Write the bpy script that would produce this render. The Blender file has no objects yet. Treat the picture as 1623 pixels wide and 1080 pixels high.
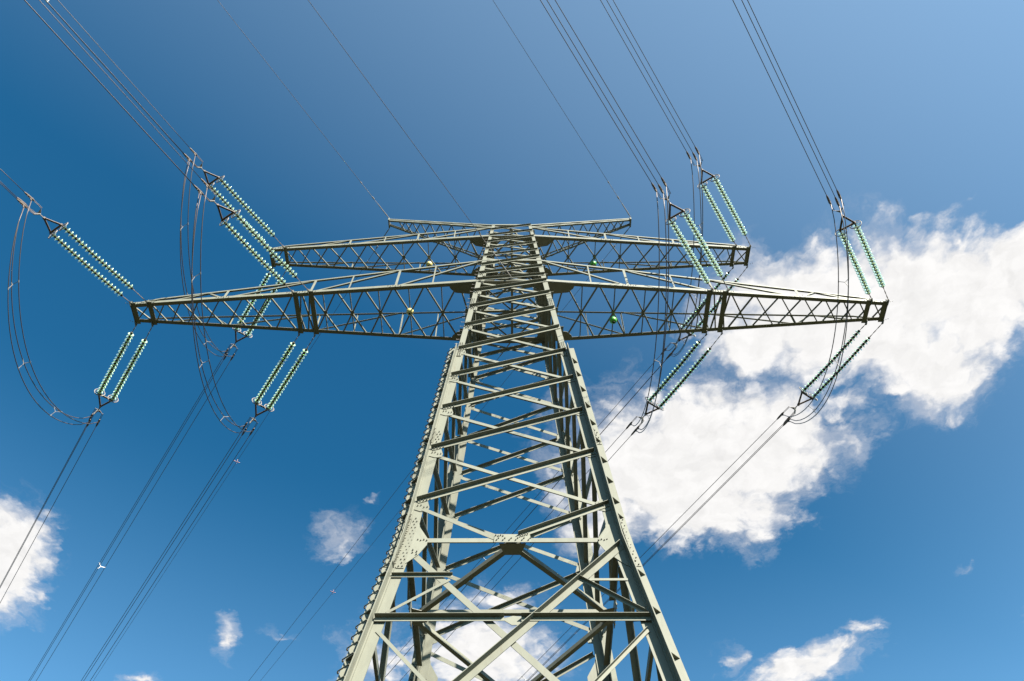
import bpy, math, random
from mathutils import Vector as V, Matrix

random.seed(7)
SC = bpy.context.scene
COL = SC.collection

# ------------------------------------------------------------------ camera
CAM_Y = -18.13
cam_data = bpy.data.cameras.new('camera')
cam_data.sensor_width = 36.0
cam_data.lens = 29.72
cam_data.clip_start = 0.1
cam_data.clip_end = 9000
cam = bpy.data.objects.new('camera', cam_data)
COL.objects.link(cam)
cam.matrix_world = (Matrix.Translation((0.0, CAM_Y, 1.6))
                    @ Matrix.Rotation(math.radians(90 + 58.364), 4, 'X')
                    @ Matrix.Rotation(math.radians(-0.15), 4, 'Z'))
SC.camera = cam

# ------------------------------------------------------------------ light
SUN = V((0.74, -1.0, 0.98)).normalized()          # towards the sun
SUN_EL = math.asin(SUN.z)
SUN_ROT = math.atan2(SUN.x, SUN.y)
sl = bpy.data.lights.new('sun', 'SUN')
sl.energy = 5.0
sl.angle = math.radians(0.5)
sl.color = (1.0, 0.945, 0.84)
sun = bpy.data.objects.new('sun', sl)
COL.objects.link(sun)
sun.location = SUN * 120
sun.rotation_euler = SUN.to_track_quat('Z', 'Y').to_euler()

SC.view_settings.view_transform = 'Standard'
SC.view_settings.look = 'None'
SC.view_settings.gamma = 1
SC.view_settings.use_curve_mapping = False
SC.view_settings.exposure = 2.14

# sky with a broken layer of fair weather cloud (positions on the cloud layer: x/z, y/z)
CLOUDS = [(0.438, 0.576, 3.06, 0.143, 0.086, 1.0), (0.559, 0.546, 0.2, 0.131, 0.085, 1.0), (0.637, 0.522, -3.12, 0.098, 0.068, 1.0), (0.609, 0.669, 0.92, 0.089, 0.065, 0.85), (0.346, 0.621, 2.53, 0.068, 0.056, 0.9), (0.66, 0.49, 0.2, 0.051, 0.031, 0.8), (0.639, 0.6, 1.13, 0.075, 0.052, 0.8), (0.518, 0.626, 0.25, 0.1, 0.071, 0.9), (0.278, 0.837, 2.94, 0.157, 0.126, 1.0), (0.385, 0.8, 0.69, 0.098, 0.085, 1.0), (0.197, 0.849, 1.34, 0.108, 0.086, 0.95), (0.307, 0.92, 0.11, 0.12, 0.082, 0.95), (0.149, 0.947, 1.44, 0.082, 0.06, 0.7), (0.511, 0.8, 1.22, 0.09, 0.065, 0.27), (0.485, 0.724, 0.22, 0.08, 0.06, 0.42), (0.431, 0.68, 0.49, 0.076, 0.062, 0.5), (-0.855, 1.04, 2.08, 0.118, 0.075, 1.0), (-0.833, 1.105, 2.13, 0.06, 0.04, 0.72), (-0.272, 0.988, 1.84, 0.092, 0.045, 0.46), (-0.219, 0.907, 2.31, 0.034, 0.025, 0.35), (-0.51, 1.233, 1.72, 0.078, 0.027, 0.5), (-0.012, 1.128, -0.0, 0.081, 0.05, 0.5), (-0.059, 1.284, -0.04, 0.159, 0.13, 0.75), (-0.224, 1.293, 2.09, 0.108, 0.077, 0.6), (0.622, 1.22, -2.83, 0.05, 0.025, 0.55), (0.527, 1.311, 2.68, 0.096, 0.054, 0.7), (0.587, 1.267, 2.5, 0.056, 0.035, 0.6), (0.393, 1.298, 0.83, 0.045, 0.036, 0.46), (-0.677, 1.352, -0.07, 0.053, 0.025, 0.4), (-0.415, 1.233, -2.52, 0.051, 0.03, 0.25), (0.763, 1.053, 2.85, 0.044, 0.019, 0.18), (0.576, 0.454, 0.17, 0.02, 0.012, 0.55), (0.077, 0.894, 1.47, 0.059, 0.049, 0.45)]
# more of the same cloud around the rest of the sky
for cx, cy, sx, sy in ((1.5, 0.9, .4, .25), (-1.7, .3, .3, .2), (-.9, -.9, .3, .2), (.2, -1.4, .4, .2), (1.6, -.6, .3, .25),
                       (.4, 2.2, .5, .3), (-1.2, 2.3, .4, .3), (-2.6, -1.2, .6, .4), (2.6, 2.2, .7, .4)):
    CLOUDS.append((cx, cy, random.uniform(-1, 1), sx, sy, 0.9))

world = bpy.data.worlds.new('World')
SC.world = world
world.use_nodes = True
wt = world.node_tree
wt.nodes.clear()


def wn(kind, **kw):
    n = wt.nodes.new(kind)
    for a, b in kw.items():
        setattr(n, a, b)
    return n


def wmath(op, a, b=None, c=None, clamp=False):
    n = wn('ShaderNodeMath', operation=op, use_clamp=clamp)
    for i, v in enumerate((a, b, c)):
        if v is None:
            continue
        if isinstance(v, (int, float)):
            n.inputs[i].default_value = v
        else:
            wt.links.new(v, n.inputs[i])
    return n.outputs[0]


def wvec(op, a, b=None, scale=None):
    n = wn('ShaderNodeVectorMath', operation=op)
    for i, v in enumerate((a, b)):
        if v is None:
            continue
        if isinstance(v, (tuple, list)):
            n.inputs[i].default_value = v
        else:
            wt.links.new(v, n.inputs[i])
    if scale is not None:
        if isinstance(scale, (int, float)):
            n.inputs['Scale'].default_value = scale
        else:
            wt.links.new(scale, n.inputs['Scale'])
    return n.outputs['Value'] if op in ('LENGTH', 'DOT_PRODUCT') else n.outputs['Vector']


SKY_STRENGTH = 0.05
sky = wn('ShaderNodeTexSky', sky_type='NISHITA', sun_disc=False)
sky.sun_elevation = SUN_EL
sky.sun_rotation = SUN_ROT
sky.air_density = 1.0
sky.dust_density = 0.3
sky.ozone_density = 2.0
tc = wn('ShaderNodeTexCoord')
sep = wn('ShaderNodeSeparateXYZ')
wt.links.new(tc.outputs['Generated'], sep.inputs[0])
zz = wmath('MAXIMUM', sep.outputs['Z'], 0.03)
comb = wn('ShaderNodeCombineXYZ')
wt.links.new(wmath('DIVIDE', sep.outputs['X'], zz), comb.inputs[0])
wt.links.new(wmath('DIVIDE', sep.outputs['Y'], zz), comb.inputs[1])
P0 = comb.outputs[0]


def wnoise(vec, scale, detail, rough, lac=2.0, out='Fac'):
    n = wn('ShaderNodeTexNoise')
    n.noise_dimensions = '2D'
    n.inputs['Scale'].default_value = scale
    n.inputs['Detail'].default_value = detail
    n.inputs['Roughness'].default_value = rough
    n.inputs['Lacunarity'].default_value = lac
    wt.links.new(vec, n.inputs['Vector'])
    return n.outputs[out]


def cloud_density(P):
    # ragged outline: the layer is stirred by turbulence before it is measured
    warp = wvec('SUBTRACT', wnoise(P, 9.0, 5, .6, out='Color'), (.5, .5, .5))
    Pw = wvec('ADD', P, wvec('SCALE', warp, scale=.10))
    acc = None
    for cx, cy, rot, sx, sy, s in CLOUDS:
        m = wn('ShaderNodeMapping', vector_type='TEXTURE')
        m.inputs['Location'].default_value = (cx, cy, 0)
        m.inputs['Rotation'].default_value = (0, 0, rot)
        g_ = 1.1 if s > .7 else 1.45
        m.inputs['Scale'].default_value = (sx * g_, sy * g_, 1)
        wt.links.new(Pw, m.inputs['Vector'])
        r = wvec('LENGTH', m.outputs[0])
        val = wmath('MULTIPLY_ADD', r, -0.85, (1.12 if s > .65 else .90) * s)
        acc = val if acc is None else wmath('SMOOTH_MAX', acc, val, 0.1)
    bill = wnoise(Pw, 17.0, 9, .62)
    vo = wn('ShaderNodeTexVoronoi', feature='SMOOTH_F1', voronoi_dimensions='2D')
    vo.inputs['Scale'].default_value = 19.0
    vo.inputs['Detail'].default_value = 2.0
    vo.inputs['Roughness'].default_value = .55
    vo.inputs['Smoothness'].default_value = .35
    wt.links.new(wvec('ADD', P, wvec('SCALE', warp, scale=.05)), vo.inputs['Vector'])
    puff = vo.outputs['Distance']
    fine = wnoise(P, 55.0, 6, .65)
    d = wmath('ADD', acc, wmath('MULTIPLY_ADD', bill, .66, -.33))
    d = wmath('ADD', d, wmath('MULTIPLY_ADD', fine, .24, -.12))
    d = wmath('ADD', d, wmath('MULTIPLY_ADD', puff, -.40, .31))
    # thin torn veil around the solid parts
    vw = wvec('ADD', P, wvec('SCALE', warp, scale=.16))
    vn = wnoise(vw, 8.0, 9, .60)
    v = wmath('ADD', acc, wmath('MULTIPLY_ADD', vn, 1.7, -.85))
    # self-shading painted into the cloud colour: darker where noise rises towards the sun
    b2 = wnoise(wvec('ADD', Pw, (SUN.x * .022, SUN.y * .022, 0)), 17.0, 5, .6)
    b1 = wnoise(Pw, 17.0, 5, .6)
    return d, v, wmath('SUBTRACT', b1, b2)


dens, veil_d, self_shade = cloud_density(P0)
al = wn('ShaderNodeMapRange', interpolation_type='SMOOTHSTEP')
al.inputs['From Min'].default_value = 0.07
al.inputs['From Max'].default_value = 0.56
wt.links.new(dens, al.inputs['Value'])
# cloud light and shade set by colour: bright billows, greyer where density is high
thick = wn('ShaderNodeMapRange', interpolation_type='SMOOTHSTEP')
thick.inputs['From Min'].default_value = 0.55
thick.inputs['From Max'].default_value = 1.6
wt.links.new(dens, thick.inputs['Value'])
lum = wmath('MINIMUM', wmath('MULTIPLY_ADD', self_shade, 0.32, 0.985), 1.04)
lum = wmath('MULTIPLY_ADD', thick.outputs[0], -0.07, lum)
ccol = wn('ShaderNodeMixRGB')
ccol.inputs[1].default_value = (0.84, 0.83, 0.86, 1)
ccol.inputs[2].default_value = (1.0, 0.985, 0.97, 1)
wt.links.new(al.outputs[0], ccol.inputs[0])
ve = wn('ShaderNodeMapRange', interpolation_type='SMOOTHSTEP')
ve.inputs['From Min'].default_value = -0.12
ve.inputs['From Max'].default_value = 0.60
ve.inputs['To Max'].default_value = 0.50
wt.links.new(veil_d, ve.inputs['Value'])
al_all = wmath('SUBTRACT', 1.0, wmath('MULTIPLY', wmath('SUBTRACT', 1.0, al.outputs[0]), wmath('SUBTRACT', 1.0, ve.outputs[0])))
cmul = wvec('SCALE', ccol.outputs[0], scale=lum)
hor = wn('ShaderNodeMapRange')
hor.inputs['From Min'].default_value = 0.05
hor.inputs['From Max'].default_value = 0.2
wt.links.new(sep.outputs['Z'], hor.inputs['Value'])
alpha = wmath('MULTIPLY', wmath('MULTIPLY', al_all, hor.outputs[0]), 0.985)
# clear summer air: deep blue away from the sun, a pale aureole of haze towards it
cosg = wvec('DOT_PRODUCT', tc.outputs['Generated'], tuple(SUN))
aur = wn('ShaderNodeMapRange')
aur.clamp = False
aur.inputs['From Min'].default_value = 0.13
aur.inputs['From Max'].default_value = 0.62
wt.links.new(cosg, aur.inputs['Value'])
aur_p = wmath('POWER', wmath('MAXIMUM', aur.outputs[0], 0.0), 1.25)
deep = wvec('MULTIPLY', sky.outputs[0], (0.118, 0.56, 0.70))
skycol = wvec('ADD', deep, wvec('SCALE', (0.92, 1.08, 1.20), scale=aur_p))
low = wn('ShaderNodeMapRange')
low.inputs['From Min'].default_value = 0.75
low.inputs['From Max'].default_value = 0.45
low.inputs['To Max'].default_value = 1.8
wt.links.new(sep.outputs['Z'], low.inputs['Value'])
skycol = wvec('ADD', skycol, wvec('SCALE', (0.30, 0.50, 0.72), scale=wmath('POWER', low.outputs[0], 1.6)))
bg1 = wn('ShaderNodeBackground')
bg1.inputs[1].default_value = SKY_STRENGTH
wt.links.new(skycol, bg1.inputs[0])
bg2 = wn('ShaderNodeBackground')
bg2.inputs[1].default_value = 0.222
wt.links.new(cmul, bg2.inputs[0])
mx = wn('ShaderNodeMixShader')
wt.links.new(alpha, mx.inputs[0])
wt.links.new(bg1.outputs[0], mx.inputs[1])
wt.links.new(bg2.outputs[0], mx.inputs[2])
wo = wn('ShaderNodeOutputWorld')
wt.links.new(mx.outputs[0], wo.inputs[0])

# ------------------------------------------------------------------ materials


def mat(name, col, rough=.5, metal=0.0, spec=.5, vary=0.0, scale=3.0, dark=None, streak=False, trans=0.0, bump=0.0):
    m = bpy.data.materials.new(name)
    m.use_nodes = True
    nt = m.node_tree
    b = nt.nodes['Principled BSDF']
    b.inputs['Roughness'].default_value = rough
    b.inputs['Metallic'].default_value = metal
    b.inputs['Specular IOR Level'].default_value = spec
    b.inputs['Base Color'].default_value = (*col, 1)
    if trans:
        b.inputs['Transmission Weight'].default_value = trans
        b.inputs['IOR'].default_value = 1.5
    if vary:
        tx = nt.nodes.new('ShaderNodeTexCoord')
        mp = nt.nodes.new('ShaderNodeMapping')
        mp.inputs['Scale'].default_value = (scale, scale, scale * (.25 if streak else 1))
        nt.links.new(tx.outputs['Object'], mp.inputs[0])
        n1 = nt.nodes.new('ShaderNodeTexNoise')
        n1.inputs['Scale'].default_value = 1.0
        n1.inputs['Detail'].default_value = 8
        n1.inputs['Roughness'].default_value = .68
        nt.links.new(mp.outputs[0], n1.inputs['Vector'])
        r = nt.nodes.new('ShaderNodeValToRGB')
        d = dark or tuple(c * (1 - vary) for c in col)
        r.color_ramp.elements[0].position = .33
        r.color_ramp.elements[0].color = (*d, 1)
        r.color_ramp.elements[1].position = .6
        r.color_ramp.elements[1].color = (*col, 1)
        nt.links.new(n1.outputs['Fac'], r.inputs[0])
        nt.links.new(r.outputs[0], b.inputs['Base Color'])
        r2 = nt.nodes.new('ShaderNodeMapRange')
        r2.inputs['To Min'].default_value = min(1, rough + .15)
        r2.inputs['To Max'].default_value = max(.05, rough - .1)
        nt.links.new(n1.outputs['Fac'], r2.inputs['Value'])
        nt.links.new(r2.outputs[0], b.inputs['Roughness'])
        if bump:
            bp = nt.nodes.new('ShaderNodeBump')
            bp.inputs['Strength'].default_value = bump
            bp.inputs['Distance'].default_value = .004
            nt.links.new(n1.outputs['Fac'], bp.inputs['Height'])
            nt.links.new(bp.outputs[0], b.inputs['Normal'])
    return m


STEEL = mat('painted_steel', (.132, .134, .105), .5, 0, .2, .14, 5.0, streak=True, bump=.15)
_nt = STEEL.node_tree
_b = _nt.nodes['Principled BSDF']
_src = _b.inputs['Base Color'].links[0].from_socket
_oi = _nt.nodes.new('ShaderNodeObjectInfo')
_mr = _nt.nodes.new('ShaderNodeMapRange')
_mr.inputs['To Min'].default_value = .90
_mr.inputs['To Max'].default_value = 1.06
_nt.links.new(_oi.outputs['Random'], _mr.inputs['Value'])
_vm = _nt.nodes.new('ShaderNodeVectorMath')
_vm.operation = 'SCALE'
_nt.links.new(_src, _vm.inputs[0])
_nt.links.new(_mr.outputs[0], _vm.inputs['Scale'])
_tx = _nt.nodes.new('ShaderNodeTexCoord')
_mp = _nt.nodes.new('ShaderNodeMapping')
_mp.inputs['Scale'].default_value = (7, 7, 1.1)
_nt.links.new(_tx.outputs['Object'], _mp.inputs[0])
_ns = _nt.nodes.new('ShaderNodeTexNoise')
_ns.inputs['Scale'].default_value = 1.0
_ns.inputs['Detail'].default_value = 10
_ns.inputs['Roughness'].default_value = .72
_nt.links.new(_mp.outputs[0], _ns.inputs['Vector'])
_rm = _nt.nodes.new('ShaderNodeMapRange')
_rm.inputs['From Min'].default_value = .58
_rm.inputs['From Max'].default_value = .72
_rm.inputs['To Max'].default_value = .55
_nt.links.new(_ns.outputs['Fac'], _rm.inputs['Value'])
_mc = _nt.nodes.new('ShaderNodeMixRGB')
_mc.inputs[2].default_value = (.088, .072, .047, 1)
_nt.links.new(_rm.outputs[0], _mc.inputs[0])
_nt.links.new(_vm.outputs[0], _mc.inputs[1])
_nt.links.new(_mc.outputs[0], _b.inputs['Base Color'])
BOLT = mat('painted_bolt', (.105, .10, .077), .45, .2, .5, .2, 30)
GALV = mat('galvanised_steel', (.20, .19, .178), .62, .2, .3, .3, 9, dark=(.14, .12, .108))
RUSTY = mat('weathered_fitting', (.10, .08, .066), .6, .3, .4, .4, 20, dark=(.058, .04, .03))
ROD = mat('weathered_link', (.185, .155, .13), .55, .3, .4, .3, 20)
ALU = mat('weathered_aluminium', (.062, .052, .05), .5, .4, .4)
CAP = mat('insulator_cap', (.022, .026, .013), .5, .1, .4, .3, 30)
GLASS = mat('green_glass', (.50, .68, .38), .12, 0, .6, trans=.5)
YELLOW = mat('yellow_paint', (.42, .35, .12), .45, 0, .5, .12, 8)
GREEN = mat('green_paint', (.05, .26, .02), .4, 0, .5, .12, 8)
WHITE = mat('white_spacer', (.26, .26, .255), .4, 0, .5)
PINK = mat('faded_pink_plastic', (.25, .11, .15), .5, 0, .4)
CONC = mat('concrete', (.33, .32, .30), .85, 0, .2, .3, 3)

# ------------------------------------------------------------------ mesh helpers


class MB:
    def __init__(self):
        self.v = []
        self.f = []
        self.m = []

    def add(self, vs, fs, mi=0):
        o = len(self.v)
        self.v += [tuple(p) for p in vs]
        self.f += [tuple(i + o for i in f) for f in fs]
        self.m += [mi] * len(fs)

    def angle(self, p0, p1, a, b, w, t=None, w2=None):
        """rolled steel L section, heel on p0-p1, legs along a and b"""
        p0, p1 = V(p0), V(p1)
        ax = (p1 - p0).normalized()
        a = V(a)
        a = (a - ax * a.dot(ax)).normalized()
        b = V(b)
        b = b - ax * b.dot(ax)
        b = (b - a * b.dot(a)).normalized()
        t = t or max(.008, w * .09)
        w2 = w2 or w
        pr = [V((0, 0)), V((w, 0)), V((w, t)), V((t, t)), V((t, w2)), V((0, w2))]
        vs = [p + a * q[0] + b * q[1] for p in (p0, p1) for q in pr]
        fs = [(i, (i + 1) % 6, (i + 1) % 6 + 6, i + 6) for i in range(6)]
        fs += [(0, 3, 2, 1), (0, 5, 4, 3), (6, 7, 8, 9), (6, 9, 10, 11)]
        self.add(vs, fs)

    def box(self, p0, p1, a, wa, wb):
        """bar from p0 to p1, wa wide along a, wb across"""
        p0, p1 = V(p0), V(p1)
        ax = (p1 - p0).normalized()
        a = V(a)
        a = (a - ax * a.dot(ax)).normalized()
        b = ax.cross(a)
        q = [(-1, -1), (1, -1), (1, 1), (-1, 1)]
        vs = [p + a * (wa / 2 * i) + b * (wb / 2 * j) for p in (p0, p1) for i, j in q]
        self.add(vs, [(0, 1, 5, 4), (1, 2, 6, 5), (2, 3, 7, 6), (3, 0, 4, 7), (3, 2, 1, 0), (4, 5, 6, 7)])

    def plate(self, pts, n, t):
        """flat plate, outline pts, thickness t centred on the outline"""
        n = V(n).normalized() * (t / 2)
        k = len(pts)
        vs = [V(p) + n for p in pts] + [V(p) - n for p in pts]
        fs = [tuple(range(k)), tuple(reversed(range(k, 2 * k)))]
        fs += [(i, i + k, (i + 1) % k + k, (i + 1) % k) for i in range(k)]
        self.add(vs, fs)

    def tube(self, pts, r, n=6, mi=0, cap=True):
        pts = [V(p) for p in pts]
        rings = []
        up = None
        for i, p in enumerate(pts):
            d = (pts[min(i + 1, len(pts) - 1)] - pts[max(i - 1, 0)]).normalized()
            if up is None:
                up = V((0, 0, 1)) if abs(d.z) < .9 else V((1, 0, 0))
            s = d.cross(up).normalized()
            up = s.cross(d).normalized()
            rr = r[i] if isinstance(r, (list, tuple)) else r
            rings.append([p + (s * math.cos(2 * math.pi * k / n) + up * math.sin(2 * math.pi * k / n)) * rr for k in range(n)])
        vs = [q for ring in rings for q in ring]
        fs = []
        for i in range(len(pts) - 1):
            for k in range(n):
                fs.append((i * n + k, i * n + (k + 1) % n, (i + 1) * n + (k + 1) % n, (i + 1) * n + k))
        if cap:
            fs.append(tuple(reversed(range(n))))
            fs.append(tuple(range((len(pts) - 1) * n, len(pts) * n)))
        self.add(vs, fs, mi)

    def lathe(self, prof, n=14, mi=0, origin=(0, 0, 0), axis=(0, 0, 1)):
        axis = V(axis).normalized()
        q = axis.to_track_quat('Z', 'Y')
        o = V(origin)
        vs, fs = [], []
        for r, z in prof:
            for k in range(n):
                a = 2 * math.pi * k / n
                vs.append(o + q @ V((r * math.cos(a), r * math.sin(a), z)))
        for i in range(len(prof) - 1):
            for k in range(n):
                fs.append((i * n + k, i * n + (k + 1) % n, (i + 1) * n + (k + 1) % n, (i + 1) * n + k))
        self.add(vs, fs, mi)

    def torus(self, c, axis, R, r, n=20, m=6):
        q = V(axis).normalized().to_track_quat('Z', 'Y')
        c = V(c)
        vs, fs = [], []
        for i in range(n):
            a = 2 * math.pi * i / n
            for j in range(m):
                b = 2 * math.pi * j / m
                vs.append(c + q @ V(((R + r * math.cos(b)) * math.cos(a), (R + r * math.cos(b)) * math.sin(a), r * math.sin(b))))
        for i in range(n):
            for j in range(m):
                fs.append((i * m + j, ((i + 1) % n) * m + j, ((i + 1) % n) * m + (j + 1) % m, i * m + (j + 1) % m))
        self.add(vs, fs)

    def bolt(self, p, n, r=.019, h=.022):
        """hexagon bolt head with a stub of thread"""
        self.lathe([(r, 0), (r, h), (r * .55, h), (r * .55, h * 1.9), (0.001, h * 1.9)], 6, 0, p, n)

    def mesh(self, name, mats, smooth=False):
        me = bpy.data.meshes.new(name)
        me.from_pydata(self.v, [], self.f)
        for m in (mats if isinstance(mats, (list, tuple)) else [mats]):
            me.materials.append(m)
        if any(self.m):
            me.polygons.foreach_set('material_index', self.m)
        if smooth:
            me.polygons.foreach_set('use_smooth', [True] * len(me.polygons))
        me.update()
        return me


def link(name, me, parent=None):
    o = bpy.data.objects.new(name, me)
    COL.objects.link(o)
    if parent is not None:
        o.parent = parent
    return o


def obj(name, mb, mats, parent=None, smooth=False):
    return link(name, mb.mesh(name, mats, smooth), parent)


def stuff(o):
    o['kind'] = 'stuff'
    return o


def thing(name, label, cat, loc=(0, 0, 0), group=None):
    o = bpy.data.objects.new(name, None)
    COL.objects.link(o)
    o.location = loc
    o.empty_display_size = .5
    o['label'] = label
    o['category'] = cat
    if group:
        o['group'] = group
    return o


# ------------------------------------------------------------------ ground
g = MB()
N, R = 72, 6000
rad = [0, 6, 12, 20, 35, 60, 110, 220, 500, 1200, 2800, R]
vs = [(0, 0, 0)]
for r in rad[1:]:
    for k in range(N):
        a = 2 * math.pi * k / N
        vs.append((r * math.cos(a), r * math.sin(a), (random.uniform(-.03, .03) if r < 100 else -.02)))
fs = [(0, 1 + k, 1 + (k + 1) % N) for k in range(N)]
for i in range(len(rad) - 2):
    for k in range(N):
        a, b = 1 + i * N + k, 1 + i * N + (k + 1) % N
        fs.append((a, a + N, b + N, b))
g.add(vs, fs)
GRASS = mat('meadow', (.030, .034, .015), .95, 0, .1, .5, .35, dark=(.030, .024, .014))
gr = obj('ground', g, GRASS)
gr['kind'] = 'structure'

# ------------------------------------------------------------------ tower geometry
ZL, ZLT = 33.36, 35.67          # lower crossarm: bottom and top chord level
ZU, ZUT = 38.80, 40.02          # upper crossarm
ZTOP = 40.42
ZK = 17.04                      # waist: horizontals, start of the splayed foot
ZS = 27.25                      # double angle legs below, single angles above


def c(z):
    return 1.5 - .0745 * (z - ZL) if z >= ZK else 1.5 + .0745 * (ZL - ZK) + .13 * (ZK - z)


tower = thing('lattice_tower', 'tall pale sage green lattice steel pylon with two long crossarms and a short top arm', 'pylon')


def four(name, mb, mats, parent=None, smooth=False, kids=(), st=False, drop=0.0):
    """the same part in each of the four faces / corners; kids = [(name, mb, mats, stuff)]"""
    me = mb.mesh(name, mats, smooth)
    kms = [(kn, kmb.mesh(kn, kmat), ks) for kn, kmb, kmat, ks in kids]
    out = []
    for k in range(4):
        o = link(name, me, tower)
        o.rotation_euler = (0, 0, k * math.pi / 2)
        if k == 2 and drop:
            o.location = (0, drop * .13, -drop)
        if st:
            stuff(o)
        for kn, km, ks in kms:
            q = link(kn, km, o)
            if ks:
                stuff(q)
        out.append(o)
    return out


def corner(z, dx=0, dy=0):
    """front left corner line, moved dx inward along the front and dy inward along the side"""
    return V((-c(z) + dx, -c(z) + dy, z))


X, Y, Z = V((1, 0, 0)), V((0, 1, 0)), V((0, 0, 1))
G = .011
leg = MB()
WL = .25
for z0, z1 in ((0, ZK), (ZK, ZS)):
    leg.angle(corner(z0, G, G), corner(z1, G, G), X, Y, WL, .024)
    leg.angle(corner(z0, -G, -G), corner(z1, -G, -G), -X, -Y, WL, .024)
    leg.box(corner(z0, 0, 0), corner(z1, 0, 0), X, 2 * G + .03, 2 * G + .03)
leg.angle(corner(ZS), corner(ZLT + .35), X, Y, .205, .02)
leg.angle(corner(ZLT + .35), corner(ZTOP), X, Y, .15, .016)

splice_list = []
bolts = MB()


def splice_at(z0, z1, double=True):
    t = .016
    up = (corner(z1) - corner(z0)).normalized()
    if double:
        for a, b in ((X, -Y), (-Y, X), (-X, -Y), (-Y, -X)):
            # strip on the face of flange a that looks towards b
            o = b * (G + .024 + t / 2 + .002) if (a == -X and b == -Y) or (a == -Y and b == -X) else b * (-G + t / 2 + .002)
            i0, i1 = .05, WL - .015
            pts = [corner(z0) + a * i0, corner(z0) + a * i1, corner(z1) + a * i1, corner(z1) + a * i0]
            sp_ = MB()
            sp_.plate([p + o for p in pts], b, t)
            splice_list.append(('splice_plate', sp_, STEEL, False))
            nb = int((z1 - z0) / .115)
            for r in range(nb):
                z = z0 + (r + .5) * (z1 - z0) / nb
                for q in ((.1, .19) if r % 2 == 0 else (.145,)):
                    bolts.bolt(corner(z) + a * q + o + b * t / 2, b)
    else:
        for a, b in ((X, -Y), (Y, -X)):
            o = b * (t / 2 + .002)
            pts = [corner(z0) + a * .02, corner(z0) + a * .185, corner(z1) + a * .185, corner(z1) + a * .02]
            sp_ = MB()
            sp_.plate([p + o for p in pts], b, t)
            splice_list.append(('splice_plate', sp_, STEEL, False))
            nb = int((z1 - z0) / .1)
            for r in range(nb):
                z = z0 + (r + .5) * (z1 - z0) / nb
                for q in (.06, .13):
                    bolts.bolt(corner(z) + a * q + o + b * t / 2, b, .016)


splice_at(16.0, 17.95)
splice_at(21.2, 22.0)
splice_at(26.75, 27.75, False)
splice_at(30.75, 31.6, False)
for z in [13.0 + .29 * i for i in range(9)] + [18.3 + .24 * i for i in range(12)] + [22.3 + .24 * i for i in range(18)]:
    bolts.bolt(corner(z) - X * .15 - Y * .036, -Y, .012, .012)

# triangular stiffeners in the outer quadrant of each leg
stiff_list = []
ztri = [17.85, 18.5, 19.4, 20.35, 21.35, 22.3, 23.3, 24.3, 25.3, 26.2, 15.7, 14.45, 13.1, 11.7, 10.2, 8.6, 7.0, 5.4, 3.8]
for z in ztri:
    p = corner(z) - X * .036 - Y * .036
    stiff = MB()
    stiff_list.append(('stiffener_plate', stiff, STEEL, False))
    stiff.plate([p, p - X * .21, p - X * .21 - Y * .012, p - Y * .21 - X * .012, p - Y * .21], Z, .016)

# ------- faces: panel points of the X bracing
ZN = [ZK + .05, 18.45, 20.88, 23.12, 25.18, 27.12, 29.0, 30.68, 32.2, 33.42, 34.1, 35.05, 36.2, 37.05, 37.95, 38.8, 39.6, ZTOP - .05]


def fpt(x, z, out=0.0):
    """point on the front face plane"""
    return V((x, -c(z) - out, z))


def nrm(z):
    k = .0745 if z >= ZK else .13
    return V((0, -1, k)).normalized()


def bw(z):
    return .16 if z < ZK else (.138 if z < 22 else (.13 if z < ZL else (.11 if z < ZLT else .085)))


gus = []        # small gussets on the legs (front left corner and its counterpart right of the face)


def A_brace(mb, p, q, w, out=.014):
    """outstanding leg towards the viewer of the face, on the upper edge"""
    n = nrm((p.z + q.z) / 2)
    ax = (q - p).normalized()
    dn = n.cross(ax)
    if dn.z > 0:
        dn = -dn
    mb.angle(p + n * out, q + n * out, dn, n, w)


def B_brace(mb, p, q, w, out=-.012):
    n = nrm((p.z + q.z) / 2)
    ax = (q - p).normalized()
    dn = n.cross(ax)
    if dn.z > 0:
        dn = -dn
    mb.angle(p + n * out, q + n * out, dn, -n, w)


def gusset(mb, x0, z0, pts, inset=0.0):
    """polygon on the face plane, pts relative (inward from the root line x0 sign, up)"""
    s = 1 if x0 < 0 else -1
    out = []
    for u, v in pts:
        z = z0 + v
        out.append(fpt(-s * c(z) + s * u, z, inset))
    g_ = MB()
    g_.plate(out, nrm(z0), .014)
    mb.append(('gusset_plate', g_, STEEL, False))


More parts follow.
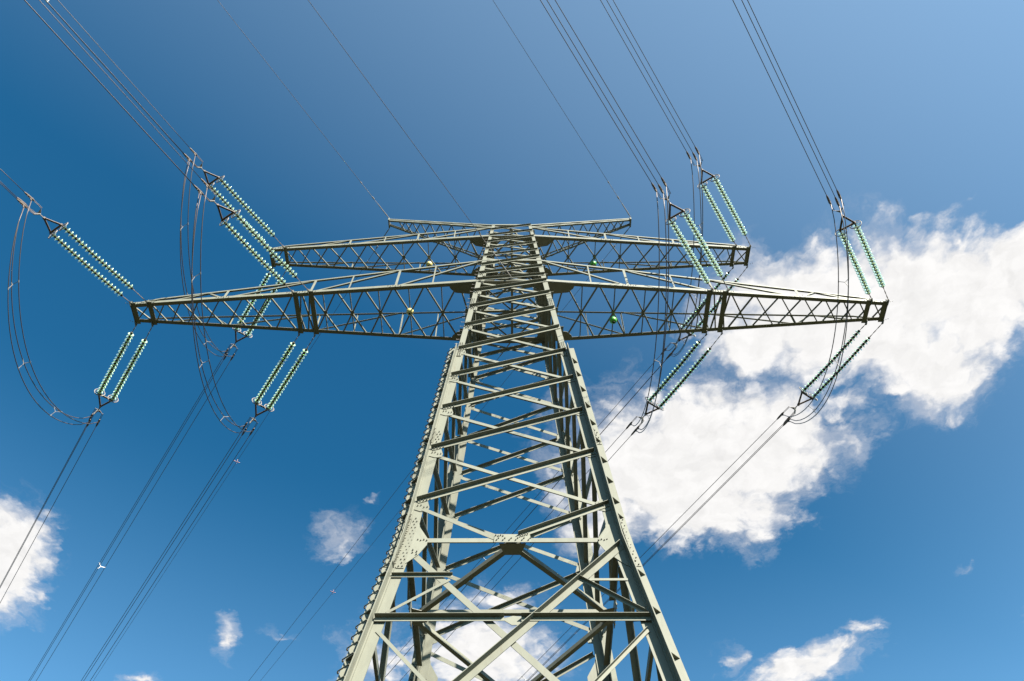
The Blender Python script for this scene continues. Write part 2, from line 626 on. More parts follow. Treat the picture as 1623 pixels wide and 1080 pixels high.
for i in range(1, len(ZN) - 1):
    z0, z1 = ZN[i], ZN[i + 1]
    w = bw(z0)
    hi = z0 < ZS
    e = .05 if hi else .03
    dz = .10 if z0 < 26 else .06
    # A: low left to high right
    b = MB()
    A_brace(b, fpt(-c(z0) + e, z0 + dz + w * .6), fpt(c(z1) - e, z1 - .02 + w * .3), w)
    for xs, zc in ((-1, z0 + dz), (1, z1 - .06)):
        pass
    four('diagonal_brace', b, STEEL)
    # B: high left to low right
    b = MB()
    ib = .27 if hi else .16
    B_brace(b, fpt(-c(z1) + ib, z1 - dz - .02), fpt(c(z0) - ib, z0 + .06), w * .92, -.012 if hi else -.03)
    four('diagonal_brace', b, STEEL)
    # gussets and bolts at the lower panel point
    if z0 < 35:
        h = .30 if z0 < 24 else .24
        ll = .42 if z0 < 24 else .33
        if hi:
            gusset(gus, -1, z0, [(.02, -.18), (.02, h), (ll * .8, h * .55), (ll, -.1), (ll * .95, -.26), (.2, -.26)])
            gusset(gus, 1, z0, [(.02, -.2), (.02, h), (ll * .85, h * .45), (ll, .0), (ll * .9, -.22), (.2, -.28)])
        else:
            gusset(gus, -1, z0, [(.20, -.16), (.20, h), (ll, h * .3), (ll, -.2)], .012)
            gusset(gus, 1, z0, [(.20, -.16), (.20, h), (ll, h * .3), (ll, -.2)], .012)
        n = nrm(z0)
        for j in range(4):
            u = .10 + .085 * j
            if u > ll - .03:
                continue
            bolts.bolt(fpt(-c(z0) + u, z0 - .04 - .035 * j + (.05 if j % 2 else 0)) + n * .012, n, .017)
            bolts.bolt(fpt(-c(z0) + u + .05, z0 + dz + .03 + .028 * j) + n * .028, n, .017)
            bolts.bolt(fpt(c(z0) - u - .05, z0 + .08 - .03 * j) + n * .028, n, .017)
            bolts.bolt(fpt(c(z0) - u, z0 - .1 + .02 * j) + n * .012, n, .017)

# half panel above the waist: two struts from the legs down to the middle of the horizontal
za, zb = ZK, ZN[1]
b = MB()
A_brace(b, fpt(.14, za + .20), fpt(c(zb) - .05, zb + .05), .128)
four('diagonal_brace', b, STEEL, drop=.45)
b = MB()
B_brace(b, fpt(-c(zb) + .27, zb - .12), fpt(-.42, za + .13), .12, .012)
four('diagonal_brace', b, STEEL, drop=.45)

# waist horizontals, with the plate in the middle
for s in (-1, 1):
    b = MB()
    B_brace(b, fpt(s * (c(ZK) - .5), ZK + .09), fpt(s * .44, ZK + .09), .15, .002)
    four('horizontal_strut', b, STEEL, drop=.6)
b = MB()
b.plate([fpt(-.47, ZK - .09, .02), fpt(.47, ZK - .09, .02), fpt(.44, ZK + .20, .02), fpt(-.45, ZK + .22, .02)], nrm(ZK), .016)
bb = MB()
for i in range(6):
    for j, zz_ in enumerate((-.02, .05)):
        bb.bolt(fpt(-.40 + i * .16 + j * .05, ZK + zz_) + nrm(ZK) * .03, nrm(ZK), .018)
for i in range(4):
    bb.bolt(fpt(-.42 + i * .06, ZK + .16 - .025 * (i % 2)) + nrm(ZK) * .03, nrm(ZK), .018)
    bb.bolt(fpt(.2 + i * .06, ZK + .12 + .025 * i) + nrm(ZK) * .045, nrm(ZK), .018)
four('middle_plate', b, STEEL, drop=.6, kids=[('bolt', bb, BOLT, True)])

# big waist gussets on the legs
gusset(gus, -1, ZK, [(.02, -1.0), (.02, .62), (.28, .62), (.30, .52), (.585, .06), (.60, -.16), (.47, -.55), (.27, -.83), (.1, -1.0)])
gusset(gus, 1, ZK, [(.02, -1.0), (.02, .60), (.28, .60), (.30, .48), (.57, .05), (.58, -.12), (.48, -.42), (.27, -.72), (.1, -.95)])
for r in range(4):
    bolts.bolt(fpt(-c(ZK) + .34 + r * .075, ZK + .02 - .03 * (r % 2)) + nrm(ZK) * .012, nrm(ZK), .019)
    bolts.bolt(fpt(c(ZK) - .34 - r * .07, ZK + .02 - .03 * (r % 2)) + nrm(ZK) * .012, nrm(ZK), .019)
    bolts.bolt(fpt(-c(16.7) + .30 + (r // 2) * .1, 16.66 - .10 * (r % 2) - .06 * (r // 2)) + nrm(16) * .012, nrm(16), .019)

four('leg', leg, STEEL, kids=splice_list + gus + stiff_list + [('bolt', bolts, BOLT, True)])

# ------- foot panel below the waist: one big X, its crossing tied back by horizontals and short redundants
zt, zx, zf = 16.75, 14.22, 9.6
sl_ = lambda x0, z0, x1, z1, z: x0 + (x1 - x0) * (z - z0) / (z1 - z0)
b = MB()
A_brace(b, fpt(-c(zf) + .05, zf), fpt(c(zt) - .1, zt + .1), .17)
four('main_diagonal', b, STEEL)
b = MB()
B_brace(b, fpt(-c(zt) + .42, zt - .22), fpt(c(zf) - .28, zf), .165, -.012)
four('main_diagonal', b, STEEL)
for s in (-1, 1):
    b = MB()
    A_brace(b, fpt(s * (c(zx) - .03), zx + .10), fpt(s * .19, zx + .10), .13, .034)
    four('horizontal_strut', b, STEEL)
    # lower horizontals, out of the picture
    b = MB()
    A_brace(b, fpt(s * (c(9.3) - .03), 9.3), fpt(s * .01, 9.3), .14, .034)
    four('horizontal_strut', b, STEEL)
    b = MB()
    A_brace(b, fpt(s * .05, 9.25), fpt(s * (c(.6) - .05), .6), .16, .014)
    four('main_diagonal', b, STEEL)
b = MB()
A_brace(b, fpt(-c(15.66) + .03, 15.74), fpt(-1.42, 15.74), .085, .016)
four('redundant_brace', b, STEEL)
b = MB()
B_brace(b, fpt(-1.5, 15.62), fpt(-c(14.5) + .2, 14.52), .075, .006)
four('redundant_brace', b, STEEL)
b = MB()
B_brace(b, fpt(1.62, 15.62), fpt(c(15.54) - .2, 15.62), .075, .006)
four('redundant_brace', b, STEEL)
b = MB()
A_brace(b, fpt(c(14.45) - .05, 14.45), fpt(1.5, 15.68), .085, .03)
four('redundant_brace', b, STEEL)
b = MB()
B_brace(b, fpt(-c(13.95) + .2, 13.97), fpt(-1.66, 12.45), .085, .006)
four('redundant_brace', b, STEEL)
b = MB()
A_brace(b, fpt(1.6, 12.42), fpt(c(13.96) - .2, 13.96), .085, .016)
four('redundant_brace', b, STEEL)
b = MB()
b.plate([fpt(-.02, zx - .12, .003), fpt(.30, zx - .12, .003), fpt(.36, zx + .12, .003), fpt(.0, zx + .16, .003), fpt(-.24, zx + .06, .003)], nrm(10), .014)
four('gusset_plate', b, STEEL)

# ------- level frames inside the body
ck = c(ZK)
b = MB()
for sx in (-1, 1):
    b = MB()
    b.angle(V((0, -ck + .05, ZK - .08)), V((sx * (ck - .05), 0, ZK - .08)), Z, V((-sx, 1, 0)), .13)
    obj('plan_brace', b, STEEL, tower)
    b = MB()
    b.angle(V((0, ck + .03, ZK - .62)), V((sx * (ck - .05), 0, ZK - .08)), Z, V((sx, 1, 0)), .12)
    obj('plan_brace', b, STEEL, tower)
b = MB()
b.angle(V((-ck + .05, -.05, ZK + .0)), V((ck - .05, -.05, ZK + .0)), Z, Y, .12)
obj('plan_brace', b, STEEL, tower)
b = MB()
b.plate([V((-.34, -ck + .02, ZK - .075)), V((.34, -ck + .02, ZK - .075)), V((.2, -ck + .42, ZK - .075)), V((-.2, -ck + .42, ZK - .075))], Z, .014)
four('plan_plate', b, STEEL, drop=.6)
for zl in (ZLT, ZTOP - .06):
    b = MB()
    cc = c(zl)
    b.angle(V((-cc, -cc - .014, zl)), V((cc, -cc - .014, zl)), Z, Y, .13 if zl == ZLT else .09)
    four('horizontal_strut', b, STEEL)
for zl in (ZL, ZLT, ZU, ZUT):
    cc = c(zl)
    b = MB()
    b.angle(V((-.045, -cc + .1, zl - .02)), V((-.045, cc - .1, zl - .02)), X, Z, .10)
    obj('plan_brace', b, STEEL, tower)
    b = MB()
    b.angle(V((-cc + .1, -.03, zl + .1)), V((cc - .1, -.03, zl + .1)), Y, Z, .07)
    obj('plan_brace', b, STEEL, tower)
    b = MB()
    b.angle(V((-.02, -cc + .06, zl - .04)), V((-cc + .06, .02, zl - .04)), V((1, 1, 0)), Z, .07)
    four('plan_brace', b, STEEL)
for zl, w in ((ZL, .30), (ZU, .2)):
    for s in (-1, 1):
        b = MB()
        cc = c(zl)
        b.plate([V((-w, s * (cc - .02), zl - .035)), V((w, s * (cc - .02), zl - .035)), V((w * .5, s * (cc - .42), zl - .035)), V((-w * .5, s * (cc - .42), zl - .035))], Z, .014)
        obj('plan_plate', b, STEEL, tower)

# ------- climbing irons on the front left leg
rung = MB()
z0 = 3.0
i = 0
lad = bpy.data.objects.new('climbing_ladder', None)
COL.objects.link(lad)
lad.parent = tower
bar = MB()
pa = V((0, 0, 0))
fw = corner(10) - Y * (WL + .03) - X * .05 - corner(10)
ou = -X * (WL + .06) - Y * .05
bar.tube([fw + Y * .05, fw, ou, ou + Y * .05], .017, 6)
bar.tube([fw + Y * .07, fw + Y * .02], .022, 6, 1)
bar.tube([ou + Y * .07, ou + Y * .02], .022, 6, 1)
rung_me = bar.mesh('rung', [STEEL, GALV])
z = 3.0
while z < ZS - .1:
    o = link('rung', rung_me, lad)
    o.location = corner(z)
    z += .315
# step bolts on the single angles higher up, left and right front legs
sb = MB()
sb.tube([V((.06, 0, 0)), V((-.17, 0, 0)), V((-.17, 0, .03))], .011, 5)
sb_me = sb.mesh('step_bolt', GALV)
z = ZS + .25
while z < ZTOP - .3:
    o = link('step_bolt', sb_me, lad)
    o.location = corner(z) + Y * .1
    z += .36

# ------- concrete footings
b = MB()
b.box(V((-c(0) - .0, -c(0) - .0, -.5)), V((-c(0), -c(0), .25)), X, 1.0, 1.0)
four('footing', b, CONC)

# ------------------------------------------------------------------ crossarms


def crossarm(name, s, L, zb, zt, ytip, xtop, ztop_tip, bounds, posts, subs, xdiag_tops, hangers, wch, wtop, wdi, struts, gus_w):
    """s = side (-1 left, +1 right); bounds = panel points of the bottom bracing; posts = main posts; subs = light posts"""
    root = bpy.data.objects.new('crossarm', None)
    COL.objects.link(root)
    root.parent = tower
    root['label'] = name
    cb, ct = c(zb), c(zt)

    def yb(x):
        return cb + (ytip - cb) * (x - cb) / (L - cb)

    def ytp(x):
        return ct + (ytip - ct) * (x - ct) / (L - ct)

    def zt_(x):
        return zt + (ztop_tip - zt) * (x - ct) / (xtop - ct)

    def B(x, f):
        return V((s * x, f * yb(x), zb))

    def T(x, f):
        return V((s * x, f * ytp(x), zt_(x)))

    for f in (-1, 1):
        # bottom chord: heel at the outer lower edge
        m = MB()
        m.angle(B(cb - .1, f) + V((0, f * .012, 0)), B(L, f) + V((0, f * .012, 0)), V((0, -f, 0)), Z, wch, .017)
        obj('bottom_chord', m, STEEL, root)
        # top chord, bent down at its outer end
        m = MB()
        tv = V((0, -f, 0))
        m.angle(T(ct - .05, f), T(xtop, f), tv, Z, wtop)
        obj('top_chord', m, STEEL, root)
        m = MB()
        m.angle(T(xtop, f), B(min(L - .1, xtop + .75), f) + Z * wch * .8, tv, Z, wtop * .9)
        obj('top_chord', m, STEEL, root)
        # face bracing between bottom and top chord
        for x in posts:
            m = MB()
            m.angle(B(x, f) + Z * .02, T(x, f) + Z * .03, X * -s, V((0, -f, 0)), wtop * (1.25 if f < 0 else .7))
            obj('post', m, STEEL, root)
        for x in subs:
            m = MB()
            m.angle(B(x, f) + Z * .02, T(x, f), X * -s, V((0, -f, 0)), wtop * (.75 if f < 0 else .5))
            obj('post', m, STEEL, root)
        for x0, x1 in xdiag_tops:
            m = MB()
            m.angle(B(x0, f) + V((0, -f * .02, .03)), T(x1, f) + V((0, -f * .02, .02)), V((0, -f, 0)), Z, wtop * .9)
            obj('face_diagonal', m, STEEL, root)
    # bottom bracing
    for i in range(len(bounds) - 1):
        x0, x1 = bounds[i], bounds[i + 1]
        g_ = .045
        w = wdi if x0 < 9.4 else wdi * .85
        for f in (-1, 1):
            if x0 < gus_w and f * s > 0 and False:
                continue
            m = MB()
            p = B(x0 + g_, f) - V((0, f * .04, -.02 - .012 * (f > 0)))
            q = B(x1 - g_, -f) + V((0, f * .04, .02 + .012 * (f > 0)))
            d = (q - p).normalized()
            side = Z.cross(d)
            if side.y > 0:
                side = -side
            # upright leg on the side that looks to the tower front
            m.angle(p, q, -side, Z, w)
            obj('bottom_brace', m, STEEL, root)
        if i in struts:
            xm = (x0 + x1) / 2
            for f in (-1, 1):
                m = MB()
                m.angle(B(xm, f) + Z * .05 - V((0, f * .02, 0)), V((s * xm, f * .03, zb + .05)), X * s, Z, wdi * .7)
                obj('bottom_strut', m, STEEL, root)
            m = MB()
            m.plate([V((s * xm - .08, -.04, zb + .012)), V((s * xm, -.1, zb + .012)), V((s * xm + .08, -.04, zb + .012)),
                     V((s * xm + .08, .04, zb + .012)), V((s * xm, .1, zb + .012)), V((s * xm - .08, .04, zb + .012))], Z, .012)
            obj('node_plate', m, STEEL, root)
    # cross beams that carry the insulators, ears for the shackles at both ends
    for x in hangers:
        m = MB()
        ov = .09
        m.angle(V((s * x, -yb(x) - ov, zb - .03)), V((s * x, yb(x) + ov, zb - .03)), -X * s, Z, .205 if wch > .15 else .17, .014)
        for f in (-1, 1):
            p = V((s * x, f * (yb(x) + ov), zb - .05))
            m.plate([p + V((0, -f * .18, .05)), p + V((0, f * .03, .08)), p + V((0, f * .10, 0)), p + V((0, f * .03, -.08)), p + V((0, -f * .18, -.06))], X, .022)
        obj('hanger_beam', m, STEEL, root)
    # closing plate at the tip
    m = MB()
    m.plate([V((s * L, -ytip - .05, zb - .05)), V((s * L, ytip + .05, zb - .05)), V((s * L, ytip + .05, zb + wch + .05)), V((s * L, -ytip - .05, zb + wch + .05))], X, .016)
    obj('end_plate', m, STEEL, root)
    # plates where the bottom chords meet the body
    for f in (-1, 1):
        m = MB()
        zz_ = zb - .012
        y0, yi = f * (cb + .02), f * 1
        o = [(gus_w, yb(gus_w) + .0), (gus_w - .12, yb(gus_w) - .26), (gus_w - .32, yb(gus_w) - .44), (cb - .02, cb - .62), (cb - .25, cb - .55), (cb - .45, cb - .2), (cb - .45, cb + .01)]
        m.plate([V((s * x, f * y, zz_)) for x, y in o], Z, .014)
        obj('gusset_plate', m, STEEL, root)
    # bolts along the chords
    m = MB()
    for f in (-1, 1):
        for x in list(posts) + list(hangers):
            for j in range(6):
                m.bolt(B(x + (j - 2.5) * .11, f) + V((0, f * .013, .05 + .06 * (j % 2))), V((0, f, 0)), .016)
    stuff(obj('bolt', m, BOLT, root))
    return root


LX = (1.5, 2.25, 3.7, 5.05, 6.3, 7.5, 8.62)
LX2 = (9.36, 10.4, 11.5, 12.5, 13.42, 14.2, 14.9, 15.55)
ARMS = {}
for s, L in ((-1, 16.38), (1, 16.15)):
    off = L - 16.3
    bnd = list(LX) + [8.99] + list(LX2) + [L]
    ARMS['lower', s] = crossarm('long lower %s crossarm' % ('left' if s < 0 else 'right'), s, L, ZL, ZLT, .43, 15.15 + off, ZL + .36, bnd,
                                (5.0, 8.66, 12.4), (3.4, 7.0), [(5.0, 1.4), (8.66, 5.0), (12.4, 8.66), (14.9, 13.2), (12.4, 13.2)],
                                (8.66 if s < 0 else 8.52, 9.34 if s < 0 else 9.2, 15.57 + off, L - .02), .165, .08, .06, (1, 2, 3, 4, 5), 2.72)
for s, L in ((-1, 11.75), (1, 11.55)):
    off = L - 11.75
    bnd = [1.1, 2.08, 3.4, 4.65, 5.87, 6.97, 7.9, 8.86, 9.7, 10.4, 11.04 + off, L]
    ARMS['upper', s] = crossarm('shorter upper %s crossarm' % ('left' if s < 0 else 'right'), s, L, ZU, ZUT, .42, 10.9 + off, ZU + .32, bnd,
                                (4.6, 7.9), (2.8, 6.2), [(4.6, 1.1), (7.9, 4.6), (9.7, 7.9)],
                                (11.04 + off, L - .02), .145, .072, .052, (1, 2, 3), 2.05)
# continuous chord plate across the front and the back of the body
for zl, w in ((ZL, .165), (ZU, .145)):
    for f in (-1, 1):
        b = MB()
        cc = c(zl)
        b.plate([V((-cc + .1, f * (cc + .05), zl - .03)), V((cc - .1, f * (cc + .05), zl - .03)), V((cc - .1, f * (cc - w * 1.5), zl - .03)), V((-cc + .1, f * (cc - w * 1.5), zl - .03))], Z, .03)
        obj('horizontal_strut', b, STEEL, tower)

# short top arms for the earth wires
for s, L in ((-1, 6.45), (1, 6.25)):
    root = bpy.data.objects.new('earth_wire_arm', None)
    COL.objects.link(root)
    root.parent = tower
    root['label'] = 'short %s top arm rising to a point' % ('left' if s < 0 else 'right')
    z0, z1 = 40.08, 40.38
    TIPZ = 42.95
    cb, ct = c(z0), c(z1)

    def B2(x, f):
        k = (x - cb) / (L - cb)
        return V((s * x, f * (cb + (.17 - cb) * k), z0 + (TIPZ - .1 - z0) * k))

    def T2(x, f):
        k = (x - ct) / (L - ct)
        return V((s * x, f * (ct + (.17 - ct) * k), z1 + (TIPZ + .05 - z1) * k))
    for f in (-1, 1):
        m = MB()
        m.angle(B2(cb, f), B2(L, f), V((0, -f, 0)), Z, .085)
        obj('bottom_chord', m, STEEL, root)
        m = MB()
        m.angle(T2(ct, f), T2(L, f), V((0, -f, 0)), Z, .075)
        obj('top_chord', m, STEEL, root)
        xs = [cb, 2.0, 3.0, 4.0, 5.0]
        for i in range(len(xs) - 1):
            m = MB()
            m.angle(B2(xs[i], f), T2(xs[i + 1], f), X * s, V((0, -f, 0)), .04)
            obj('face_diagonal', m, STEEL, root)
    xs = [cb, 1.7, 2.4, 3.05, 3.65, 4.2, 4.7, 5.15, 5.55, 5.9]
    for i in range(len(xs) - 1):
        for f in (-1, 1):
            m = MB()
            p, q = B2(xs[i], f) + Z * (.01 + .008 * (f > 0)), B2(xs[i + 1], -f) + Z * (.01 + .008 * (f > 0))
            side = Z.cross((q - p).normalized())
            if side.y > 0:
                side = -side
            m.angle(p, q, -side, Z, .045)
            obj('bottom_brace', m, STEEL, root)
    m = MB()
    m.box(V((s * (L + .02), -.24, TIPZ - .03)), V((s * (L + .02), .24, TIPZ - .03)), Z, .24, .07)
    obj('tip_bracket', m, STEEL, root)

# coloured balls hung under the arms
for x, zb, m_, lab in ((-4.38, ZL, YELLOW, 'pale yellow ball hanging under the long lower crossarm, left of the tower body'),
                       (-4.03, ZU, YELLOW, 'small pale yellow ball hanging under the upper crossarm, left of the tower body'),
                       (4.38, ZL, GREEN, 'bright green ball hanging under the long lower crossarm, right of the tower body'),
                       (3.97, ZU, GREEN, 'small bright green ball hanging under the upper crossarm, right of the tower body')):
    t = thing('marker_ball', lab, 'ball', (x, {-4.38: -.13, 4.38: .32}.get(x, .32), zb - .17), 'coloured marker balls under the crossarms')
    r = .165
    m = MB()
    m.lathe([(max(.002, r * math.sin(math.pi * k / 12)), -r * math.cos(math.pi * k / 12)) for k in range(1, 13)] + [], 20)
    obj('ball_shell', m, m_, t, True)
    m = MB()
    m.lathe([(.055, 0), (.055, .05), (.035, .05), (.035, .0)], 12, 0, (0, 0, -r - .012))
    m.tube([V((0, 0, -r + .03)), V((0, 0, -r - .004))], .03, 10)
    obj('drain_socket', m, CAP, t)
    m = MB()
    m.tube([V((0, 0, r - .01)), V((0, 0, r + .05))], .015, 6)
    obj('hanger', m, GALV, t)

# ------------------------------------------------------------------ insulators
disc = MB()
disc.lathe([(.001, .095), (.05, .095), (.06, .08), (.06, .012), (.066, .0)], 12, 0)
disc.lathe([(.062, .012), (.10, .004), (.130, -.016), (.138, -.034), (.132, -.038), (.116, -.024), (.111, -.04), (.098, -.022), (.084, -.036), (.07, -.022), (.03, -.022)], 16, 1)
disc.tube([V((0, 0, -.02)), V((0, 0, -.09))], .03, 8, 0)
disc_me = disc.mesh('insulator_disc', [CAP, GLASS], True)


def dirv(front, az, s):
    a = math.radians(az)
    return V((-math.sin(a), -math.cos(a) if front else math.cos(a), -s)).normalized()


PITCH = .172
ENDS = {}


def insulator_set(key, A1, A2, front, label, n=21, short=0.0):
    """two parallel strings of glass discs from the arm to a yoke, then a fork with three dead end clamps"""
    A1, A2 = V(A1), V(A2)
    mid = (A1 + A2) / 2
    d = dirv(front, 32.5 if front else 34.5, .10)
    e = d.cross(Z).normalized()
    up = e.cross(d).normalized()
    t = thing('insulator_set', label, 'insulator', mid, 'double tension insulators')
    half = .31
    t0 = .62 - short
    for A in (A1, A2):
        lat = half if (A - mid).dot(e) > 0 else -half
        st = bpy.data.objects.new('insulator_string', None)
        COL.objects.link(st)
        st.parent = t
        S = mid + d * t0 + e * lat
        sag = lambda u: up * (-.05 * 4 * u * (1 - u))
        m = MB()
        k = max(2, int((S - A).length / .13))
        pts = [A + (S - A) * (i / k) for i in range(k + 1)]
        for i in range(k):
            m.tube([pts[i] - mid, pts[i + 1] - mid], .021 if i % 2 else .013, 6)
        m.lathe([(.001, .05), (.035, .05), (.035, -.05), (.001, -.05)], 8, 0, A - mid, d)
        obj('link_rod', m, ROD, st)
        q = (-d).to_track_quat('Z', 'Y')
        for i in range(n):
            u = (i + .5) / n
            o = link('insulator_disc', disc_me, st)
            o.location = S + d * (PITCH * (i + .4)) + sag(u) - mid
            o.rotation_euler = q.to_euler()
    t1 = t0 + n * PITCH + .06
    P1, P2 = mid + d * t1 + e * half, mid + d * t1 - e * half
    ap = mid + d * (t1 + .58)
    # yoke
    m = MB()
    for a, b in ((P1, P2), (P1, ap), (P2, ap)):
        m.box(a - mid, b - mid, up, .028, .075)
    for a in (P1, P2, ap):
        m.tube([a - mid + up * .05, a - mid - up * .05], .045, 8)
        if a is not ap:
            m.tube([a - mid - d * .14, a - mid], .022, 6)
    obj('yoke_plate', m, RUSTY, t)
    for P in (P1, P2):
        m = MB()
        m.torus(P - d * .10 - mid, d, .23, .019)
        m.tube([P - d * .10 - mid + e * .22, P - mid, P - d * .10 - mid - e * .22], .011, 5)
        obj('guard_ring', m, GALV, t, True)
    # fork plate that spreads the three conductors
    fk = ap + d * .20
    m = MB()
    m.tube([ap - mid, fk - mid], .024, 6)
    eo = e if e.x * mid.x > 0 else -e
    th = math.radians(20 if (not front and mid.x < 0) else 0)
    tri = [(eo * math.cos(a + th) + up * math.sin(a + th)) * .23 for a in (math.radians(30), math.radians(150), math.radians(270))]
    m.plate([fk - d * .04 - mid, fk + d * .17 + tri[0] * 1.1 - mid, fk + d * .13 + tri[0] * .75 - mid, fk + d * .10 - mid, fk + d * .13 + tri[1] * .75 - mid, fk + d * .17 + tri[1] * 1.1 - mid], up, .02)
    m.plate([fk - eo * .05 - mid, fk + eo * .05 - mid, fk + d * .17 + tri[2] * 1.1 + eo * .03 - mid, fk + d * .17 + tri[2] * 1.1 - eo * .03 - mid], (up + d).normalized(), .02)
    obj('spreader_plate', m, GALV, t)
    outs, taps = [], []
    for w in tri:
        a = fk + d * .13 + w
        b = a + d * .40 + w * .06
        cc = b + d * .44
        m = MB()
        for q_ in (-.022, .022):
            m.tube([a - mid + e * q_, b - mid + e * q_], .011, 5)
        m.tube([b - mid - d * .03, b - mid + d * .06, b - mid + d * .2, cc - mid - d * .1, cc - mid], [.03, .05, .045, .04, .02], 8)
        tp = b + d * .05 - up * .06
        m.tube([b - mid + d * .16, tp - mid - up * .06], .03, 6)
        for j in range(3):
            m.tube([b - mid + d * (.1 + .08 * j) + up * .07, b - mid + d * (.1 + .08 * j) - up * .07], .012, 5)
        obj('dead_end_clamp', m, RUSTY, t)
        outs.append(cc - d * .03)
        taps.append(tp - up * .05)
    ENDS[key] = (outs, taps, d, e, up)
    return t


HL = {-1: (15.57 + .08, 16.36), 1: (15.57 - .15, 16.13)}
HI = {-1: (8.66, 9.34), 1: (8.52, 9.20)}
HU = {-1: (11.04, 11.73), 1: (10.84, 11.53)}
for s in (-1, 1):
    sn = 'left' if s < 0 else 'right'
    for front in (True, False):
        fn = 'viewer side' if front else 'far side'
        f = -1 if front else 1
        k = 'front' if front else 'back'
        insulator_set((k, 'outer', s), (s * HL[s][0], f * .60, ZL - .05), (s * HL[s][1], f * .57, ZL - .05), front,
                      'double green glass insulator string on the %s of the lower %s crossarm tip' % (fn, sn))
        insulator_set((k, 'inner', s), (s * HI[s][0], f * 1.14, ZL - .05), (s * HI[s][1], f * 1.09, ZL - .05), front,
                      'double green glass insulator string on the %s of the lower %s crossarm middle' % (fn, sn))
        insulator_set((k, 'upper', s), (s * HU[s][0], f * .62, ZU - .05), (s * HU[s][1], f * .58, ZU - .05), front,
                      'double green glass insulator string on the %s of the upper %s crossarm tip' % (fn, sn),
                      21, .12)

# ------------------------------------------------------------------ conductors
SPAN = 340.0


def line_pts(p, az, front, slope):
    d = dirv(front, az, 0)
    ts = [0, 1, 2, 4, 7, 11, 16, 22, 30, 40, 52, 66, 82, 100, 120, 145, 170, 200, 230, 260, 290, 315, SPAN]
    return [p + d * t + V((0, 0, -slope * t + slope / SPAN * t * t)) for t in ts]


WHERE = {'outer': 'the lower %s crossarm tip', 'inner': 'the lower %s crossarm middle', 'upper': 'the upper %s crossarm tip'}
for (k, pos, s), (outs, taps, d, e, up) in list(ENDS.items()):
    front = k == 'front'
    sn = 'left' if s < 0 else 'right'
    lab = ('three parallel dark cables rising overhead from ' if front else 'three parallel dark cables running down behind the tower from ') + WHERE[pos] % sn
    o0 = (outs[0] + outs[1] + outs[2]) / 3
    t = thing('conductor_bundle', lab, 'power cable', o0, 'bundled conductors')
    slope = .065 if front else .055
    az = (31.7 if s < 0 else 33.2) if front else 34.6
    lines = []
    for p in outs:
        pts = line_pts(p, az, front, slope)
        lines.append(pts)
        m = MB()
        m.tube([q - o0 for q in pts], .0138, 6)
        obj('conductor', m, ALU, t, True)
    # bundle spacers along the span
    dd = dirv(front, az, 0)
    first = {('back', 'upper', -1): 17.1, ('back', 'upper', 1): 16.6, ('back', 'inner', 1): 16.2, ('back', 'outer', 1): 20.6, ('front', 'upper', -1): 7.6}.get((k, pos, s), 25.0)
    for ts in (first, 78, 126, 180, 240):
        ps = []
        for pts in lines:
            best = None
            for a, b in zip(pts[:-1], pts[1:]):
                ta, tb = (a - pts[0]).dot(dd), (b - pts[0]).dot(dd)
                if ta <= ts <= tb:
                    ps.append(a + (b - a) * ((ts - ta) / (tb - ta)))
        ctr = (ps[0] + ps[1] + ps[2]) / 3
        m = MB()
        for p in ps:
            m.box(ctr - o0, p - o0, dd, .022, .016)
            m.tube([p - o0 - dd * .04, p - o0 + dd * .04], .024, 8)
        obj('bundle_spacer', m, WHITE, t)

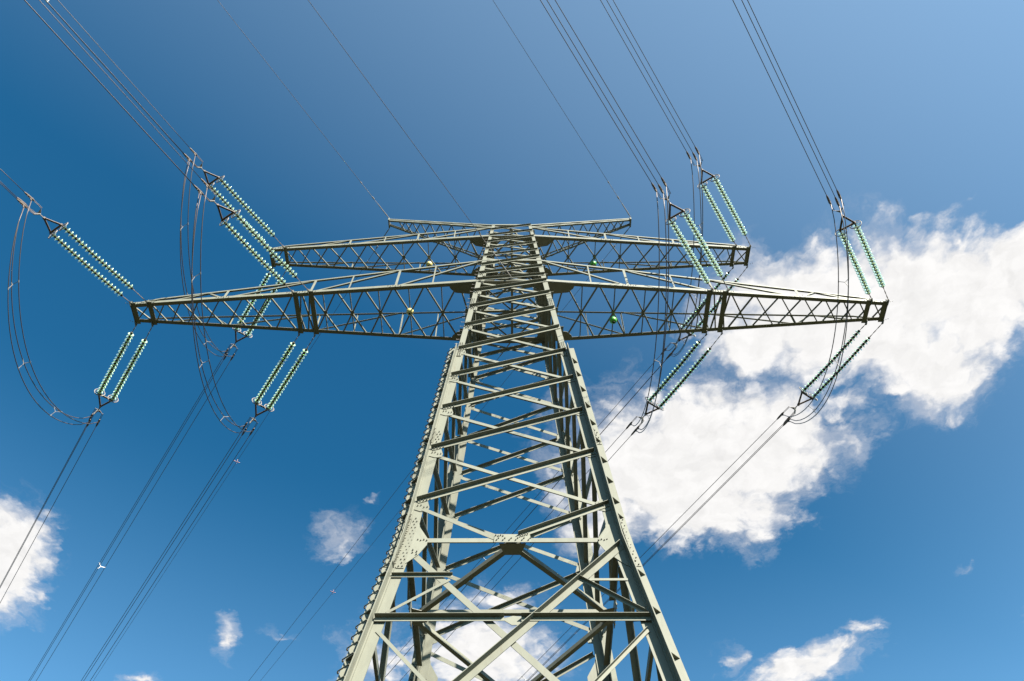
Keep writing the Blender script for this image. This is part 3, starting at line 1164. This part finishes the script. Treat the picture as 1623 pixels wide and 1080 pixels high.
# jumper loops joining the two sides under the arms
for s in (-1, 1):
    sn = 'left' if s < 0 else 'right'
    for pos in ('outer', 'inner', 'upper'):
        fa = ENDS['front', pos, s][1]
        ba = ENDS['back', pos, s][1]
        o0 = (fa[0] + ba[0]) / 2
        t = thing('jumper_loop', 'slack loop of three cables hanging under ' + WHERE[pos] % sn, 'cable loop', o0, 'hanging jumper loops')
        n = 28
        curves = []
        for i, j in ((0, 0), (1, 1), (2, 2)):
            a, b = fa[i], ba[j]
            sag = 3.25 + (.25 if i == 2 else 0) + random.uniform(-.06, .06)
            pts = []
            for q in range(n + 1):
                u = q / n
                w = (1 - (2 * u - 1) ** 2)
                w = w ** .82 if w > 0 else 0
                p = a + (b - a) * u + V((0, 0, -sag * w))
                # the cables spread a little between the spacers
                p += X * ((-.0, .0, 0)[i])
                pts.append(p)
            curves.append(pts)
            m = MB()
            m.tube([p - o0 for p in pts], .0185, 6)
            obj('conductor', m, ALU, t, True)
        for q in (6, 14, 22):
            ps = [cv[q] for cv in curves]
            ctr = (ps[0] + ps[1] + ps[2]) / 3
            m = MB()
            tg = (curves[0][q + 1] - curves[0][q - 1]).normalized()
            for p in ps:
                m.box(ctr - o0, p - o0, tg, .02, .012)
                m.tube([p - o0 - tg * .05, p - o0 + tg * .05], .022, 6)
            obj('bundle_spacer', m, GALV, t)

# earth wires
EW = [('thin single wire rising overhead from the left tip of the short top arm', V((-6.47, -.28, 42.92)), True, 32.4, .03, ()),
      ('thin single wire rising overhead from the right tip of the short top arm', V((6.27, -.28, 42.92)), True, 33.2, .03, ()),
      ('single wire rising overhead from the tower body, passing in front of its top', V((0, -1.56, ZL + .2)), True, 32.2, .05, ()),
      ('thin single wire running down behind from the left tip of the top arm', V((-6.47, .28, 42.92)), False, 34.6, .05, (18.5,)),
      ('thin single wire running down behind from the right tip of the top arm', V((6.27, .28, 42.92)), False, 35.2, .05, (32.0,)),
      ('single wire running down behind from the tower body at lower crossarm level', V((0, 1.56, ZL + .2)), False, 34.4, .05, ())]
for lab, p, front, az, slope, marks in EW:
    t = thing('earth_wire', lab, 'wire', p, 'earth wires')
    pts = line_pts(p, az, front, slope)
    m = MB()
    m.tube([q - p for q in pts], .0105, 5)
    obj('wire', m, ALU, t, True)
    d = (pts[2] - pts[0]).normalized()
    m = MB()
    m.tube([d * .0, d * .15, d * .16, d * .9, d * 1.0], [.02, .02, .028, .024, .012], 6)
    m.tube([d * 1.0, d * 1.25, d * 1.26, d * 1.42, d * 1.43, d * 2.3, d * 2.31, d * 2.42], [.012, .012, .035, .035, .012, .012, .03, .03], 8)
    obj('dead_end_grip', m, GALV, t)
    dd = dirv(front, az, 0)
    for ts in marks:
        q = p + dd * ts + V((0, 0, -slope * ts + slope / SPAN * ts * ts))
        m = MB()
        e = dd.cross(Z)
        m.box(q - p - e * .2 - Z * .02, q - p + e * .2 + Z * .02, dd, .05, .012)
        m.box(q - p - Z * .2, q - p + Z * .2, dd, .05, .012)
        obj('bird_flapper', m, PINK, t)
